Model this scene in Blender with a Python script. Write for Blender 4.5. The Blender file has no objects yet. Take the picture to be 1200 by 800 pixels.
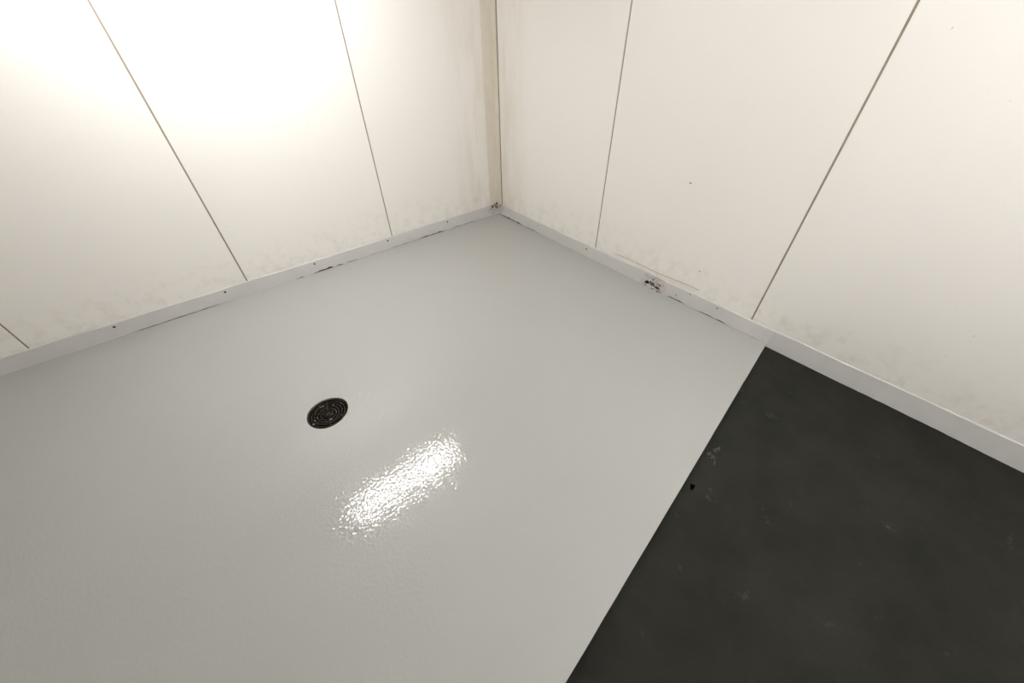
import bpy, bmesh, math, random
from mathutils import Vector, Matrix
random.seed(4)
scene = bpy.context.scene
C = scene.collection

# ------------------------------------------------------------------ camera
# Axes: the foot of the two skirtings meets at the origin; the left wall runs
# along -x, the right wall along -y, floor at z = 0.  Metres.
F_PX = 429.15
R_ = Vector((0.77473361, -0.63214429, -0.01346966))
U_ = Vector((0.42306708, 0.50242895, 0.75404204))
FW = Vector((0.46989582, 0.58988028, -0.65668804))
CAM = Vector((-2.3962, -3.2187, 1.6))
cd = bpy.data.cameras.new('camera'); cam = bpy.data.objects.new('camera', cd); C.objects.link(cam)
cd.sensor_fit = 'HORIZONTAL'; cd.sensor_width = 36.0; cd.lens = F_PX / 1200 * 36.0
cd.clip_start = 0.02
cam.matrix_world = Matrix(((R_.x, U_.x, -FW.x, CAM.x), (R_.y, U_.y, -FW.y, CAM.y), (R_.z, U_.z, -FW.z, CAM.z), (0, 0, 0, 1)))
scene.camera = cam

# ------------------------------------------------------------------ world, exposure
w = bpy.data.worlds.new('world'); scene.world = w; w.use_nodes = True
w.node_tree.nodes['Background'].inputs[0].default_value = (0.9, 0.95, 1.0, 1)
w.node_tree.nodes['Background'].inputs[1].default_value = 0.05
vs = scene.view_settings
vs.view_transform = 'Standard'; vs.look = 'None'; vs.gamma = 1.0; vs.use_curve_mapping = False
vs.exposure = 0.0
LAMP_STRENGTH = 147.0
LAMP_COLOR = (1.0, 1.0, 0.995, 1)

def ray(px, py):
    return FW + R_ * ((px - 600) / F_PX) - U_ * ((py - 400) / F_PX)
def hit(px, py, axis, v):
    d = ray(px, py); return CAM + d * ((v - CAM[axis]) / d[axis])

# ------------------------------------------------------------------ materials
def nt(name):
    m = bpy.data.materials.new(name); m.use_nodes = True
    t = m.node_tree; b = t.nodes['Principled BSDF']
    return m, t, b
def N(t, kind, **kw):
    n = t.nodes.new(kind)
    for k, v in kw.items():
        if k in n.inputs.keys(): n.inputs[k].default_value = v
        else: setattr(n, k, v)
    return n
def L(t, a, b): t.links.new(a, b)
def noise(t, co, scale, detail=4, rough=0.55):
    n = N(t, 'ShaderNodeTexNoise', Scale=scale, Detail=detail, Roughness=rough); L(t, co, n.inputs['Vector']); return n.outputs['Fac']
def ramp(t, fac, *stops):
    r = N(t, 'ShaderNodeValToRGB'); e = r.color_ramp.elements
    while len(e) < len(stops): e.new(0.5)
    for el, (p, c) in zip(e, stops): el.position = p; el.color = c if len(c) == 4 else (*c, 1)
    L(t, fac, r.inputs[0]); return r.outputs[0]
def mix(t, fac, a, b):
    m = N(t, 'ShaderNodeMix', data_type='RGBA')
    if isinstance(fac, (int, float)): m.inputs[0].default_value = fac
    else: L(t, fac, m.inputs[0])
    for s, v in ((6, a), (7, b)):
        if isinstance(v, tuple): m.inputs[s].default_value = (*v[:3], 1)
        else: L(t, v, m.inputs[s])
    return m.outputs[2]
def mth(t, op, a, b=None, clamp=False):
    m = N(t, 'ShaderNodeMath', operation=op, use_clamp=clamp)
    for i, v in enumerate((a, b)):
        if v is None: continue
        if isinstance(v, (int, float)): m.inputs[i].default_value = v
        else: L(t, v, m.inputs[i])
    return m.outputs[0]
def rng(t, v, a, b, c=0.0, d=1.0):
    m = N(t, 'ShaderNodeMapRange'); L(t, v, m.inputs[0])
    for i, x in enumerate((a, b, c, d)): m.inputs[i + 1].default_value = x
    return m.outputs[0]
def bump(t, b, h, strength, dist):
    n = N(t, 'ShaderNodeBump', Strength=strength, Distance=dist); L(t, h, n.inputs['Height']); L(t, n.outputs[0], b.inputs['Normal'])
def coords(t): return N(t, 'ShaderNodeTexCoord').outputs['Object']
def sep(t, co):
    s = N(t, 'ShaderNodeSeparateXYZ'); L(t, co, s.inputs[0]); return s.outputs
def simple(name, col, rough=0.6, var=0.25, scale=30, metal=0.0, bmp=0.0, spec=0.5):
    m, t, b = nt(name); b.inputs['Specular IOR Level'].default_value = spec; co = coords(t); f = noise(t, co, scale)
    L(t, mix(t, f, tuple(c * (1 - var) for c in col), tuple(min(1, c * (1 + var)) for c in col)), b.inputs['Base Color'])
    b.inputs['Roughness'].default_value = rough; b.inputs['Metallic'].default_value = metal
    if bmp: bump(t, b, noise(t, co, scale * 3), bmp, 0.004)
    return m

def wall_material():
    m, t, b = nt('cream_wall_panel'); co = coords(t); x, y, z = sep(t, co)
    base = mix(t, noise(t, co, 1.3, 3), (0.85, 0.817, 0.77), (0.875, 0.843, 0.80))
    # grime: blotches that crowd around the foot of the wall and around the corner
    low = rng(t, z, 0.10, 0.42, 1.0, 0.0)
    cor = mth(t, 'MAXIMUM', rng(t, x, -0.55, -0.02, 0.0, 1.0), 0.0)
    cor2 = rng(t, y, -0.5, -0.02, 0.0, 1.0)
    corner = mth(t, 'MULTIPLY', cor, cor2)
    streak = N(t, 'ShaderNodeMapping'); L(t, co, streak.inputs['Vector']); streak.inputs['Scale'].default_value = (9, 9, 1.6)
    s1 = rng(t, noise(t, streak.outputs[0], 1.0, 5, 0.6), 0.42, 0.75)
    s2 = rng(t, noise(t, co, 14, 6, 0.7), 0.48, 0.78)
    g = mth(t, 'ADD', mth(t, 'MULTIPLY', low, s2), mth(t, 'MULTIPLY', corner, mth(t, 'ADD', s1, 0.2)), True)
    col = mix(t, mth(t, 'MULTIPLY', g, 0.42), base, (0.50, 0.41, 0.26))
    sp = rng(t, noise(t, co, 70, 2), 0.755, 0.79)
    col = mix(t, mth(t, 'MULTIPLY', sp, 0.35), col, (0.30, 0.23, 0.14))
    L(t, col, b.inputs['Base Color']); b.inputs['Roughness'].default_value = 0.5
    bump(t, b, noise(t, co, 60, 3), 0.06, 0.004)
    return m
def floor_material():
    m, t, b = nt('grey_epoxy_floor'); co = coords(t)
    big = noise(t, co, 1.1, 3)
    col = mix(t, big, (0.372, 0.373, 0.352), (0.398, 0.391, 0.375))
    sm = rng(t, noise(t, co, 9, 6, 0.7), 0.62, 0.80)
    col = mix(t, mth(t, 'MULTIPLY', sm, 0.2), col, (0.47, 0.45, 0.42))
    L(t, col, b.inputs['Base Color'])
    L(t, rng(t, noise(t, co, 2.2, 4), 0.3, 0.7, 0.03, 0.045), b.inputs['Roughness'])
    b.inputs['IOR'].default_value = 1.45
    pe = N(t, 'ShaderNodeTexNoise', Scale=70.0, Detail=1.0, Roughness=0.5); L(t, co, pe.inputs['Vector'])
    wv = noise(t, co, 7.0, 2)
    h = mth(t, 'ADD', mth(t, 'MULTIPLY', pe.outputs['Fac'], 1.0), mth(t, 'MULTIPLY', wv, 0.4))
    bump(t, b, h, 0.29, 0.003)
    return m
def coving_material():
    m, t, b = nt('grey_painted_skirting'); co = coords(t); x, y, z = sep(t, co)
    f = noise(t, co, 5, 4)
    col = mix(t, f, (0.50, 0.485, 0.47), (0.60, 0.585, 0.565))
    chips = rng(t, noise(t, co, 38, 5, 0.7), 0.66, 0.74)
    col = mix(t, mth(t, 'MULTIPLY', chips, 0.35), col, (0.36, 0.31, 0.26))
    # rust bleeding round the corroded spot and in the corner
    def blob(cx, cy, cz, r):
        d = N(t, 'ShaderNodeVectorMath', operation='DISTANCE'); L(t, co, d.inputs[0]); d.inputs[1].default_value = (cx, cy, cz)
        return mth(t, 'MULTIPLY', rng(t, d.outputs['Value'], r * 0.25, r, 1.0, 0.0), rng(t, noise(t, co, 45, 5, 0.7), 0.42, 0.62))
    g = mth(t, 'MAXIMUM', blob(0, -2.00, 0.02, 0.13), blob(-0.03, -0.01, 0.09, 0.12))
    col = mix(t, mth(t, 'MULTIPLY', g, 0.85), col, (0.20, 0.10, 0.055))
    L(t, col, b.inputs['Base Color']); b.inputs['Roughness'].default_value = 0.42
    bump(t, b, noise(t, co, 55, 3), 0.15, 0.004)
    return m
def dark_floor_material():
    m, t, b = nt('dark_bare_concrete'); co = coords(t)
    col = mix(t, noise(t, co, 4, 6, 0.65), (0.003, 0.003, 0.002), (0.024, 0.024, 0.018))
    sc = rng(t, noise(t, co, 11, 6, 0.75), 0.63, 0.76)
    col = mix(t, mth(t, 'MULTIPLY', sc, 0.6), col, (0.075, 0.075, 0.063))
    L(t, col, b.inputs['Base Color']); b.inputs['Roughness'].default_value = 0.85; b.inputs['Specular IOR Level'].default_value = 0.2
    bump(t, b, noise(t, co, 60, 5, 0.7), 0.3, 0.006)
    return m
M = dict(wall=wall_material(), floor=floor_material(), coving=coving_material(), dark=dark_floor_material(),
    sealant=simple('dirty_sealant', (0.30, 0.25, 0.19), 0.7, 0.35, 25),
    backing=simple('wall_dirt_and_gap_shade', (0.04, 0.03, 0.022), 0.9, 0.4, 40),  # also colours the strips that imitate shade in the skirting foot gaps
    trim=simple('yellowed_corner_trim', (0.72, 0.665, 0.565), 0.5, 0.08, 12),
    darkseal=simple('mouldy_sealant', (0.12, 0.09, 0.06), 0.8, 0.35, 25),
    bead=simple('tan_sealant_bead', (0.58, 0.51, 0.41), 0.7, 0.2, 30),
    screw=simple('dark_screw_head', (0.016, 0.013, 0.011), 0.6, 0.3, 200, 0.0),
    rust=simple('dark_rust', (0.035, 0.014, 0.007), 0.9, 0.6, 120, 0, 0.5),
    rustspot=simple('brown_corrosion', (0.11, 0.07, 0.035), 0.9, 0.5, 120, 0, 0.5),
    iron=simple('blackened_cast_iron', (0.009, 0.0055, 0.003), 0.5, 0.8, 60, 0.0, 0.5, 0.12),
    bowl=simple('black_drain_bowl', (0.004, 0.0035, 0.003), 0.9, 0.5, 60, spec=0.1),
    speck=simple('old_paint_fleck', (0.30, 0.26, 0.18), 0.7, 0.3, 200),
    plain=simple('white_painted_ceiling', (0.78, 0.76, 0.72), 0.6, 0.04, 3),
    housing=simple('white_enamel_housing', (0.75, 0.75, 0.73), 0.35, 0.03, 10),
    scuff=simple('grey_scuff', (0.30, 0.27, 0.23), 0.8, 0.3, 80),
    dustmark=simple('dusty_scuff', (0.048, 0.047, 0.038), 0.9, 0.6, 90, spec=0.2),
    smear=simple('pale_dried_drip', (0.405, 0.40, 0.38), 0.6, 0.05, 60, spec=0.1),
    pit=simple('black_pit', (0.001, 0.001, 0.001), 0.9, 0.3, 90, spec=0.0))
def emit_material():
    m, t, b = nt('lit_fluorescent_tube'); b.inputs['Base Color'].default_value = (0.9, 0.9, 0.88, 1)
    b.inputs['Emission Color'].default_value = LAMP_COLOR; b.inputs['Emission Strength'].default_value = LAMP_STRENGTH
    return m
M['emit'] = emit_material()

# ------------------------------------------------------------------ helpers
def obj(name, bm, mat, parent=None, smooth=False):
    me = bpy.data.meshes.new(name); bmesh.ops.recalc_face_normals(bm, faces=bm.faces[:]); bm.to_mesh(me); bm.free()
    o = bpy.data.objects.new(name, me); C.objects.link(o); me.materials.append(M[mat]); o.parent = parent
    if smooth:
        for p in me.polygons: p.use_smooth = True
    return o
def empty(name, loc=(0, 0, 0)):
    o = bpy.data.objects.new(name, None); C.objects.link(o); o.location = loc; o.empty_display_size = 0.1; return o
def tag(o, label, cat, kind=None, group=None):
    o['label'] = label; o['category'] = cat
    if kind: o['kind'] = kind
    if group: o['group'] = group
    return o
def add_box(bm, x0, x1, y0, y1, z0, z1, bev=0.0):
    r = bmesh.ops.create_cube(bm, size=1.0)
    for v in r['verts']:
        v.co = ((x0 + x1) / 2 + v.co.x * (x1 - x0), (y0 + y1) / 2 + v.co.y * (y1 - y0), (z0 + z1) / 2 + v.co.z * (z1 - z0))
    if bev:
        es = list({e for v in r['verts'] for e in v.link_edges})
        bmesh.ops.bevel(bm, geom=es, offset=bev, segments=2, affect='EDGES')
def box(name, mat, parent, *a, bev=0.0):
    bm = bmesh.new(); add_box(bm, *a, bev=bev); return obj(name, bm, mat, parent)
def loops_fill(bm, loops):
    edges = []
    for lp in loops:
        vs_ = [bm.verts.new(p) for p in lp]
        edges += [bm.edges.new((vs_[i], vs_[(i + 1) % len(vs_)])) for i in range(len(vs_))]
    return bmesh.ops.triangle_fill(bm, edges=edges, use_beauty=True, use_dissolve=False)
def extrude_down(bm, d):
    r = bmesh.ops.extrude_face_region(bm, geom=bm.faces[:])
    vs_ = [g for g in r['geom'] if isinstance(g, bmesh.types.BMVert)]
    for v in vs_: v.co += Vector(d)

# ------------------------------------------------------------------ the room
XW, YW, H = -4.9, -5.0, 2.36          # far ends of the walls and ceiling height
WALL = 0.02                           # wall face lies this far behind the skirting foot
DR = Vector((-2.4004, -1.5892, 0)); DRAD = 0.1069
def yedge(x): return -2.97579 + (x + 0.74443) * 0.14606   # where the coating stops

# coated floor with the round drain cut out of it
bm = bmesh.new()
outer = [(WALL, WALL, 0)]
outer += [(x, WALL, 0) for x in (-1.6, -3.2)] + [(XW, WALL, 0), (XW, -1.8, 0)]
n = 60
for i in range(n + 1):
    x = XW + (WALL - XW) * i / n
    outer.append((x, yedge(x) + random.uniform(-.0008, .0008), 0))
outer.append((WALL, -1.4, 0))
hole = [(DR.x + DRAD * math.cos(a) * (1 + .012 * math.sin(3 * a + 1)), DR.y + DRAD * math.sin(a) * (1 + .012 * math.sin(3 * a + 1)), 0) for a in [2 * math.pi * k / 64 for k in range(64)]]
loops_fill(bm, [outer, hole]); extrude_down(bm, (0, 0, -0.03))
fl = tag(obj('floor', bm, 'floor'), 'glossy light grey epoxy coated floor with a round drain', 'floor', 'structure')
# dried drips and nicks in the coating
def blob_bm(bm, c, u, v, nrm, rx, ry, th, k=10, jit=0.35, rot=0.0):
    c = Vector(c); u = Vector(u); v = Vector(v); nrm = Vector(nrm)
    pts = []
    for i in range(k):
        a = 2 * math.pi * i / k; q = 1 + random.uniform(-jit, jit)
        px, py = rx * q * math.cos(a), ry * q * math.sin(a)
        pts.append(c + u * (px * math.cos(rot) - py * math.sin(rot)) + v * (px * math.sin(rot) + py * math.cos(rot)))
    lo = [bm.verts.new(p) for p in pts]; hi = [bm.verts.new(c + (p - c) * 0.8 + nrm * th) for p in pts]
    bm.faces.new(hi); bm.faces.new(lo[::-1])
    for i in range(k): bm.faces.new((lo[i], lo[(i + 1) % k], hi[(i + 1) % k], hi[i]))
for px, py, rx, ry in ((432, 463, .022, .007), (421, 462, .010, .006), (437, 468, .008, .004), (446, 487, .035, .005), (460, 413, .004, .004)):
    p = hit(px, py, 2, 0.0); bm = bmesh.new()
    blob_bm(bm, p, (1, 0, 0), (0, 1, 0), (0, 0, 1), rx, ry, .0006, 14, .25, .4)
    obj('dried_drip', bm, 'smear' if px != 460 else 'scuff', fl)

# bare dark concrete past the edge of the coating, a little lower
bm = bmesh.new()
loops_fill(bm, [[(WALL, yedge(WALL) + .05, -.018), (XW, yedge(XW) + .05, -.018), (XW, YW, -.018), (WALL, YW, -.018)]])
extrude_down(bm, (0, 0, -0.03))
df = tag(obj('floor_threshold', bm, 'dark'), 'dark bare concrete strip beyond the edge of the grey floor coating', 'floor', 'structure')
p = hit(811, 570, 2, -.018); bm = bmesh.new(); blob_bm(bm, p, (1, 0, 0), (0, 1, 0), (0, 0, 1), .017, .010, .002, 11, .3, .2); obj('pit', bm, 'pit', df)
p = hit(838, 533, 2, -.018)
for k in range(9):
    bm = bmesh.new(); q = p + Vector((random.uniform(-.05, .06), random.uniform(-.03, .03), 0))
    blob_bm(bm, q, (1, 0, 0), (0, 1, 0), (0, 0, 1), random.uniform(.008, .02), random.uniform(.003, .007), .0008, 9, .45, random.uniform(-1, 1)); obj('scuff_mark', bm, 'dustmark', df)

# walls: a dirty backing, panels with joints between them, sealant in the joints
ZB = -0.05
G = 0.005
def wall(name, label, axis, joints, end):
    a = dict(x=lambda u0, u1, d0, d1: (u0, u1, d0, d1), y=lambda u0, u1, d0, d1: (d0, d1, u0, u1))[axis]
    wl = tag(box(name, 'backing', None, *a(end, .12 if axis == 'x' else .03, WALL + .012, WALL + .1), ZB, H), label, 'wall', 'structure')
    for i in range(len(joints) - 1):
        j0, j1 = joints[i], joints[i + 1]
        box('wall_panel', 'wall', wl, *a(j1 + G, j0 - G, WALL, WALL + .0121), .05, H, bev=.0015)
        if i < len(joints) - 2: box('joint_sealant', 'sealant', wl, *a(j1 - G, j1 + G, WALL + .004, WALL + .0121), .06, H)
    return wl
wlf = wall('wall_left', 'cream panelled wall behind the floor drain, stained along its foot', 'x', [-.078, -1.233, -2.455, -3.68, XW], XW)
wrt = wall('wall_right', 'cream panelled wall with a tan sealant line above rusted skirting', 'y', [-.057, -1.379, -2.72, -4.05, YW], YW)
# yellowed angle trim in the corner, its open edge a dark line on the right wall
bm = bmesh.new()
add_box(bm, -.085, WALL + .004, WALL - .003, WALL + .0125, .09, H, bev=.001)
add_box(bm, WALL - .003, WALL + .0125, -.049, WALL, .09, H, bev=.001)
tag(obj('trim_1', bm, 'trim'), 'yellowed narrow angle trim standing in the corner between both walls', 'trim', 'structure')
box('joint_sealant', 'darkseal', wrt, WALL + .003, WALL + .0121, -.063, -.048, .06, H)

# long tan bead of old sealant on the right wall, a little above the skirting
bm = bmesh.new(); ring0 = None; ns = 60
a = hit(722, 297.5, 0, WALL); b = hit(820, 340, 0, WALL)
for i in range(ns + 1):
    f = i / ns; c = a.lerp(b, f); c.z += .004 * math.sin(f * 9) + random.uniform(-.001, .001)
    r = (.0042 + .0022 * f + random.uniform(-.0008, .0008)) * (0.3 if i in (0, ns) else 1)
    ring = [bm.verts.new((WALL - dx * r * .8, c.y, c.z + dz * r)) for dx, dz in ((0, 1), (.7, .7), (1, 0), (.7, -.7), (0, -1))]
    if ring0:
        for k in range(4): bm.faces.new((ring0[k], ring0[k + 1], ring[k + 1], ring[k]))
    ring0 = ring
obj('sealant_bead', bm, 'bead', wrt)
for px, py, rx, ry in ((809, 214.5, .012, .004), (820, 318, .006, .003)):
    p = hit(px, py, 0, WALL); bm = bmesh.new(); blob_bm(bm, p, (0, 1, 0), (0, 0, 1), (-1, 0, 0), rx, ry, .001, 9, .35); obj('scuff_mark', bm, 'scuff', wrt)

# walls behind the photographer and the ceiling close the room
tag(box('wall_back', 'plain', None, XW - .1, WALL + .1, YW - .1, YW, ZB, H), 'plain white wall behind the dark concrete strip', 'wall', 'structure')
tag(box('wall_side', 'plain', None, XW - .1, XW, YW, WALL + .1, ZB, H), 'plain white wall facing the wall with the rusted skirting', 'wall', 'structure')
tag(box('ceiling', 'plain', None, XW - .1, WALL + .1, YW - .1, WALL + .1, H, H + .1), 'plain white ceiling carrying the tube lamps', 'ceiling', 'structure')

# ------------------------------------------------------------------ skirtings
HF, HT = 0.098, 0.103                 # top of the front face, top against the wall
def foot_gap(s, gaps):
    z = 0.0
    for s0, s1, h in gaps:
        if s0 < s < s1:
            f = (s - s0) / (s1 - s0); z = max(z, h * min(1, 5 * f, 5 * (1 - f)) * (0.8 + 0.35 * math.sin(s * 57) * math.sin(s * 23)))
    return max(0.0, z)
def off(z): return 0.016 * max(0, z) / HF            # the face leans back towards its top
def strip(parent, along, s0, s1, gaps, proud=0.0, holes=(), base=0.0):
    """sheet skirting from s0 to s1 (metres from the corner) with wavy foot, holes cut through and a sloping top lip"""
    def P(s, d, z):                    # d: metres out of the wall face
        return (-s, WALL - d, z) if along == 'x' else (WALL - d, -s, z)
    nseg = max(4, int((s1 - s0) / .012))
    ss = [s0 + (s1 - s0) * i / nseg for i in range(nseg + 1)]
    bm = bmesh.new()
    outline = [(s, base + foot_gap(s, gaps)) for s in ss] + [(s, HF + .0015 * math.sin(s * 11)) for s in reversed(ss)]
    lps = [[(s, z, 0) for s, z in outline]] + [[(s, z, 0) for s, z in h] for h in holes]
    loops_fill(bm, lps)
    top = []
    for v in bm.verts:
        s, z = v.co.x, v.co.y
        v.co = P(s, WALL + proud - off(z), z)
    # top lip back to the wall
    bm.verts.ensure_lookup_table()
    hi = [bm.verts[len(ss) + i] for i in range(len(ss))]
    lo0, lo1 = bm.verts[0], bm.verts[len(ss) - 1]
    back = [bm.verts.new(P(s, -.001, HT + .0012 * math.sin(s * 17))) for s in reversed(ss)]
    for i in range(len(ss) - 1): bm.faces.new((hi[i], hi[i + 1], back[i + 1], back[i]))
    # end returns
    for vf, vt, vb, s in ((lo0, hi[-1], back[-1], s0), (lo1, hi[0], back[0], s1)):
        q = bm.verts.new(P(s, -.001, vf.co.z)); bm.faces.new((vf, vt, vb, q))
    o = obj('skirting_strip', bm, 'coving', parent)
    for g0, g1, gh in gaps:            # dark strip standing in for shade in the open joint under the sheet
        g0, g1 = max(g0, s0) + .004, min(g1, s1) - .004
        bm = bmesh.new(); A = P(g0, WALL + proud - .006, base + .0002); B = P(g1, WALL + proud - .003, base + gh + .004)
        add_box(bm, *[q for k in range(3) for q in sorted((A[k], B[k]))]); obj('gap_shade_strip', bm, 'backing', o)
    md = o.modifiers.new('thickness', 'SOLIDIFY'); md.thickness = .0015; md.offset = 0
    return o
def screw(parent, along, s, z, r=.009, proud=0.0):
    bm = bmesh.new(); bmesh.ops.create_cone(bm, cap_ends=True, segments=14, radius1=r, radius2=r * .7, depth=.004)
    es = [e for e in bm.edges if all(v.co.z > 0 for v in e.verts)]
    top = max(bm.faces, key=lambda f: f.calc_center_median().z)
    bmesh.ops.inset_individual(bm, faces=[top], thickness=r * .3)
    for v in top.verts: v.co.z -= .0015
    mat = Matrix.Rotation(math.pi / 2, 4, 'X') if along == 'x' else Matrix.Rotation(-math.pi / 2, 4, 'Y')
    d = WALL + proud - off(z) + .001
    loc = Vector((-s, WALL - d, z)) if along == 'x' else Vector((WALL - d, -s, z))
    bmesh.ops.transform(bm, matrix=Matrix.Translation(loc) @ mat, verts=bm.verts[:])
    return obj('screw', bm, 'screw', parent)

bl = tag(empty('baseboard_left'), 'grey painted sheet skirting along the wall behind the floor drain, dark gap beneath', 'baseboard', 'structure')
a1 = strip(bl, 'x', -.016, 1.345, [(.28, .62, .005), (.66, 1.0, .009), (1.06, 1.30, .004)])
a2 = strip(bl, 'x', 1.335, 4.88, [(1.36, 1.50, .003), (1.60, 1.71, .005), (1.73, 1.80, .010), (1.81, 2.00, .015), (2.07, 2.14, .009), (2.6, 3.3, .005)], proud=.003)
for par, s, z, pr in ((a1, .637, .075, 0), (a1, 1.288, .075, 0), (a2, 1.955, .075, .003), (a2, 2.62, .075, .003), (a2, 3.28, .075, .003), (a2, 3.94, .075, .003), (a2, 4.6, .075, .003)):
    screw(par, 'x', s, z, proud=pr)
br = tag(empty('baseboard_right'), 'grey painted sheet skirting rusted through, below a tan sealant line', 'baseboard', 'structure')
def hole_loop(px, py, rw, rh, k=9):
    p = hit(px, py, 0, .003); s, z = -p.y, max(p.z, .012)
    return [(s + rw * (1 + random.uniform(-.35, .35)) * math.cos(2 * math.pi * i / k), max(.007, z + rh * (1 + random.uniform(-.35, .35)) * math.sin(2 * math.pi * i / k))) for i in range(k)]
holes = [hole_loop(*h) for h in ((758.2, 330.2, .015, .013), (761.9, 330.2, .007, .010), (764.4, 332.2, .012, .008), (764.8, 328, .007, .006),
    (767.6, 327.3, .004, .003), (770.9, 332.8, .007, .005), (772.9, 334.7, .009, .006), (770.3, 337.2, .013, .008), (766.6, 335.4, .007, .005))]
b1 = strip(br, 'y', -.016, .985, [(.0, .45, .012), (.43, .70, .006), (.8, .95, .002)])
YE = -yedge(0)
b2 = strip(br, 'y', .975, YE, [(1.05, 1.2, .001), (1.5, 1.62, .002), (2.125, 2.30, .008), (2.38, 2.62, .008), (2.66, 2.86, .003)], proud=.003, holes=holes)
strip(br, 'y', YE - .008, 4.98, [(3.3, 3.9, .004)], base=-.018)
for par, s, z, pr, r in ((b1, .646, .065, 0, .006), (b2, 1.292, .064, .003, .0085), (b2, 2.292, .088, .003, .005), (b2, 2.50, .078, .003, .006), (b2, 2.198, .036, .003, .005)):
    screw(par, 'y', s, z, r, pr)
# rust lying behind and under the eaten away patch
box('rusted_backing', 'rust', b2, WALL - .003, WALL - .0005, -2.13, -1.87, .001, .085)
for px, py, rx, ry, m_ in ((766, 337, .012, .006, 'rust'), (773.5, 340, .018, .006, 'rust'), (775.5, 341, .014, .004, 'rustspot'), (757, 333.5, .008, .003, 'rustspot'), (770, 342, .008, .004, 'rustspot')):
    p = hit(px, py, 2, 0.0); p.x = min(p.x, -.004); bm = bmesh.new()
    blob_bm(bm, p, (0, 1, 0), (1, 0, 0), (0, 0, 1), rx, ry, .003, 9, .4); obj('rust_flake', bm, m_, b2)
for px, py, rx, ry in ((760.2, 330.9, .007, .008), (766.0, 333.8, .010, .006), (768.4, 336.6, .012, .006), (771.8, 338.4, .012, .006), (756.6, 330.6, .008, .004), (762.6, 333.0, .008, .004)):
    p = hit(px, py, 0, .003); z = max(p.z, .01); bm = bmesh.new()
    blob_bm(bm, (WALL - (WALL + .003 - off(z)), p.y, z), (0, 1, 0), (.16, 0, .985), (-1, 0, .16), rx, ry, .0022, 9, .35); obj('rust_flake', bm, 'rust', b2)
# brown corrosion crumbs on the skirting ends in the corner
for px, py, r in ((582.2, 238, .016), (577.4, 242.3, .015), (579.6, 239.8, .011), (581, 241.6, .008), (584, 242.2, .010), (576.3, 240.8, .006)):
    p = hit(px, py, 1, .008); p.x = min(p.x, -.005); bm = bmesh.new()
    blob_bm(bm, (p.x, .009, p.z), (1, 0, 0), (0, 0, 1), (0, -1, 0), r * .8, r, .006, 9, .35); obj('rust_spot', bm, 'rustspot', a1)
p = hit(586.6, 240.5, 0, .012); bm = bmesh.new(); blob_bm(bm, (.014, p.y, p.z), (0, 1, 0), (0, 0, 1), (-1, 0, 0), .006, .012, .004, 8, .3); obj('rust_spot', bm, 'rustspot', b1)

# ------------------------------------------------------------------ floor drain
dr = tag(empty('floor_drain', (DR.x, DR.y, 0)), 'round black cast iron floor drain with concentric ring grate', 'drain')
def annulus(bm, r0, r1, z0, z1, seg=48):
    prof = [(r0, z0), (r0, z1 - .001), (r0 + .001, z1), (r1 - .001, z1), (r1, z1 - .001), (r1, z0)]
    rows = [[bm.verts.new((r * math.cos(2 * math.pi * k / seg), r * math.sin(2 * math.pi * k / seg), z)) for k in range(seg)] for r, z in prof]
    for i in range(len(prof)):
        A, B = rows[i], rows[(i + 1) % len(prof)]
        for k in range(seg): bm.faces.new((A[k], A[(k + 1) % seg], B[(k + 1) % seg], B[k]))
bm = bmesh.new()
prof = [(DRAD + .004, -.004), (DRAD + .002, -.03), (DRAD - .01, -.055), (.04, -.075), (.0, -.078)]
rows = []
for r, z in prof[:-1]: rows.append([bm.verts.new((r * math.cos(2 * math.pi * k / 48), r * math.sin(2 * math.pi * k / 48), z)) for k in range(48)])
for A, B in zip(rows, rows[1:]):
    for k in range(48): bm.faces.new((A[k], A[(k + 1) % 48], B[(k + 1) % 48], B[k]))
bm.faces.new(rows[-1]); obj('bowl', bm, 'bowl', dr, True)
bm = bmesh.new(); annulus(bm, DRAD - .010, DRAD + .003, -.03, -.009); obj('rim', bm, 'iron', dr)
grate = empty('grate', (0, 0, 0)); grate.parent = dr
for r0, r1 in ((.082, .092), (.066, .0755), (.050, .060), (.035, .0445), (.020, .029)):
    bm = bmesh.new(); annulus(bm, r0, r1, -.024, -.011 + random.uniform(-.0015, .001)); obj('grate_ring', bm, 'iron', grate)
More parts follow.
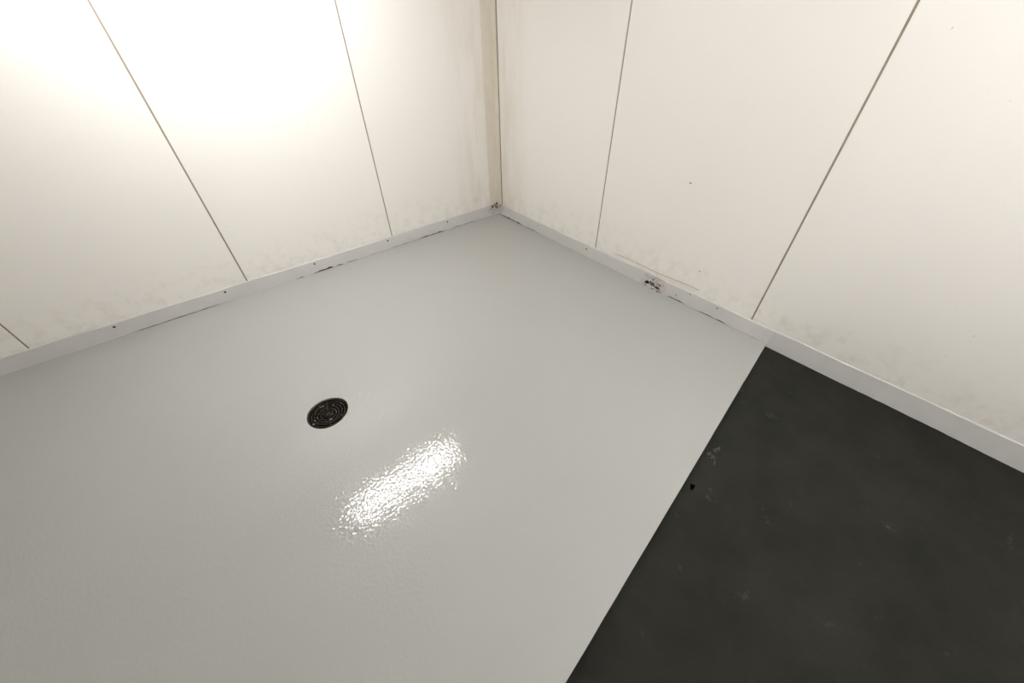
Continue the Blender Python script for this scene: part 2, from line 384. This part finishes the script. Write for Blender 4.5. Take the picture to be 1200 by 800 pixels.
for k in range(6):
    bm = bmesh.new(); add_box(bm, .016, DRAD - .011, -.0045, .0045, -.026, -.013, bev=.001)
    bmesh.ops.transform(bm, matrix=Matrix.Rotation(k * math.pi / 3 + .3, 4, 'Z'), verts=bm.verts[:]); obj('grate_bar', bm, 'iron', grate)
bm = bmesh.new(); bmesh.ops.create_cone(bm, cap_ends=True, segments=24, radius1=.017, radius2=.015, depth=.012)
bmesh.ops.translate(bm, vec=(0, 0, -.018), verts=bm.verts[:]); obj('hub', bm, 'iron', grate)
for px, py, rx, ry in ((378.6, 475.6, .006, .0035), (376, 477, .004, .003), (374, 475.5, .004, .002), (367.5, 496.5, .006, .003), (371.5, 489.2, .003, .007), (368.8, 492.6, .003, .005), (388, 490.5, .006, .003), (390.5, 474, .005, .002)):
    p = hit(px, py, 2, -.008) - DR; bm = bmesh.new()
    blob_bm(bm, (p.x, p.y, -.0112), (1, 0, 0), (0, 1, 0), (0, 0, 1), rx, ry, .0012, 8, .35, .3); obj('paint_fleck', bm, 'speck', grate)

# ------------------------------------------------------------------ tube lamp on the ceiling, plus an added fill tube
def lamp(label, x, y):
    t = tag(empty('ceiling_lamp', (x, y, H)), label, 'lamp', None)
    hl = .63
    bm = bmesh.new(); add_box(bm, -hl, hl, -.075, .075, -.055, 0, bev=.006); obj('housing', bm, 'housing', t)
    bm = bmesh.new(); bmesh.ops.create_cone(bm, cap_ends=True, segments=20, radius1=.021, radius2=.021, depth=2 * hl - .05)
    bmesh.ops.transform(bm, matrix=Matrix.Translation((0, 0, -.095)) @ Matrix.Rotation(math.pi / 2, 4, 'Y'), verts=bm.verts[:]); obj('tube', bm, 'emit', t, True)
    for s in (-1, 1):
        bm = bmesh.new(); add_box(bm, s * (hl - .015) - .016, s * (hl - .015) + .016, -.035, .035, -.13, -.05, bev=.008); obj('tube_holder', bm, 'housing', t)
    return t
lamp('long white tube lamp whose glare lies beside the floor drain', -2.04, -.83)
lamp('added fill tube lamp for the right wall, above the dark concrete strip', -1.15, -3.75)  # unseen lamp, added to even out the light on the right wall
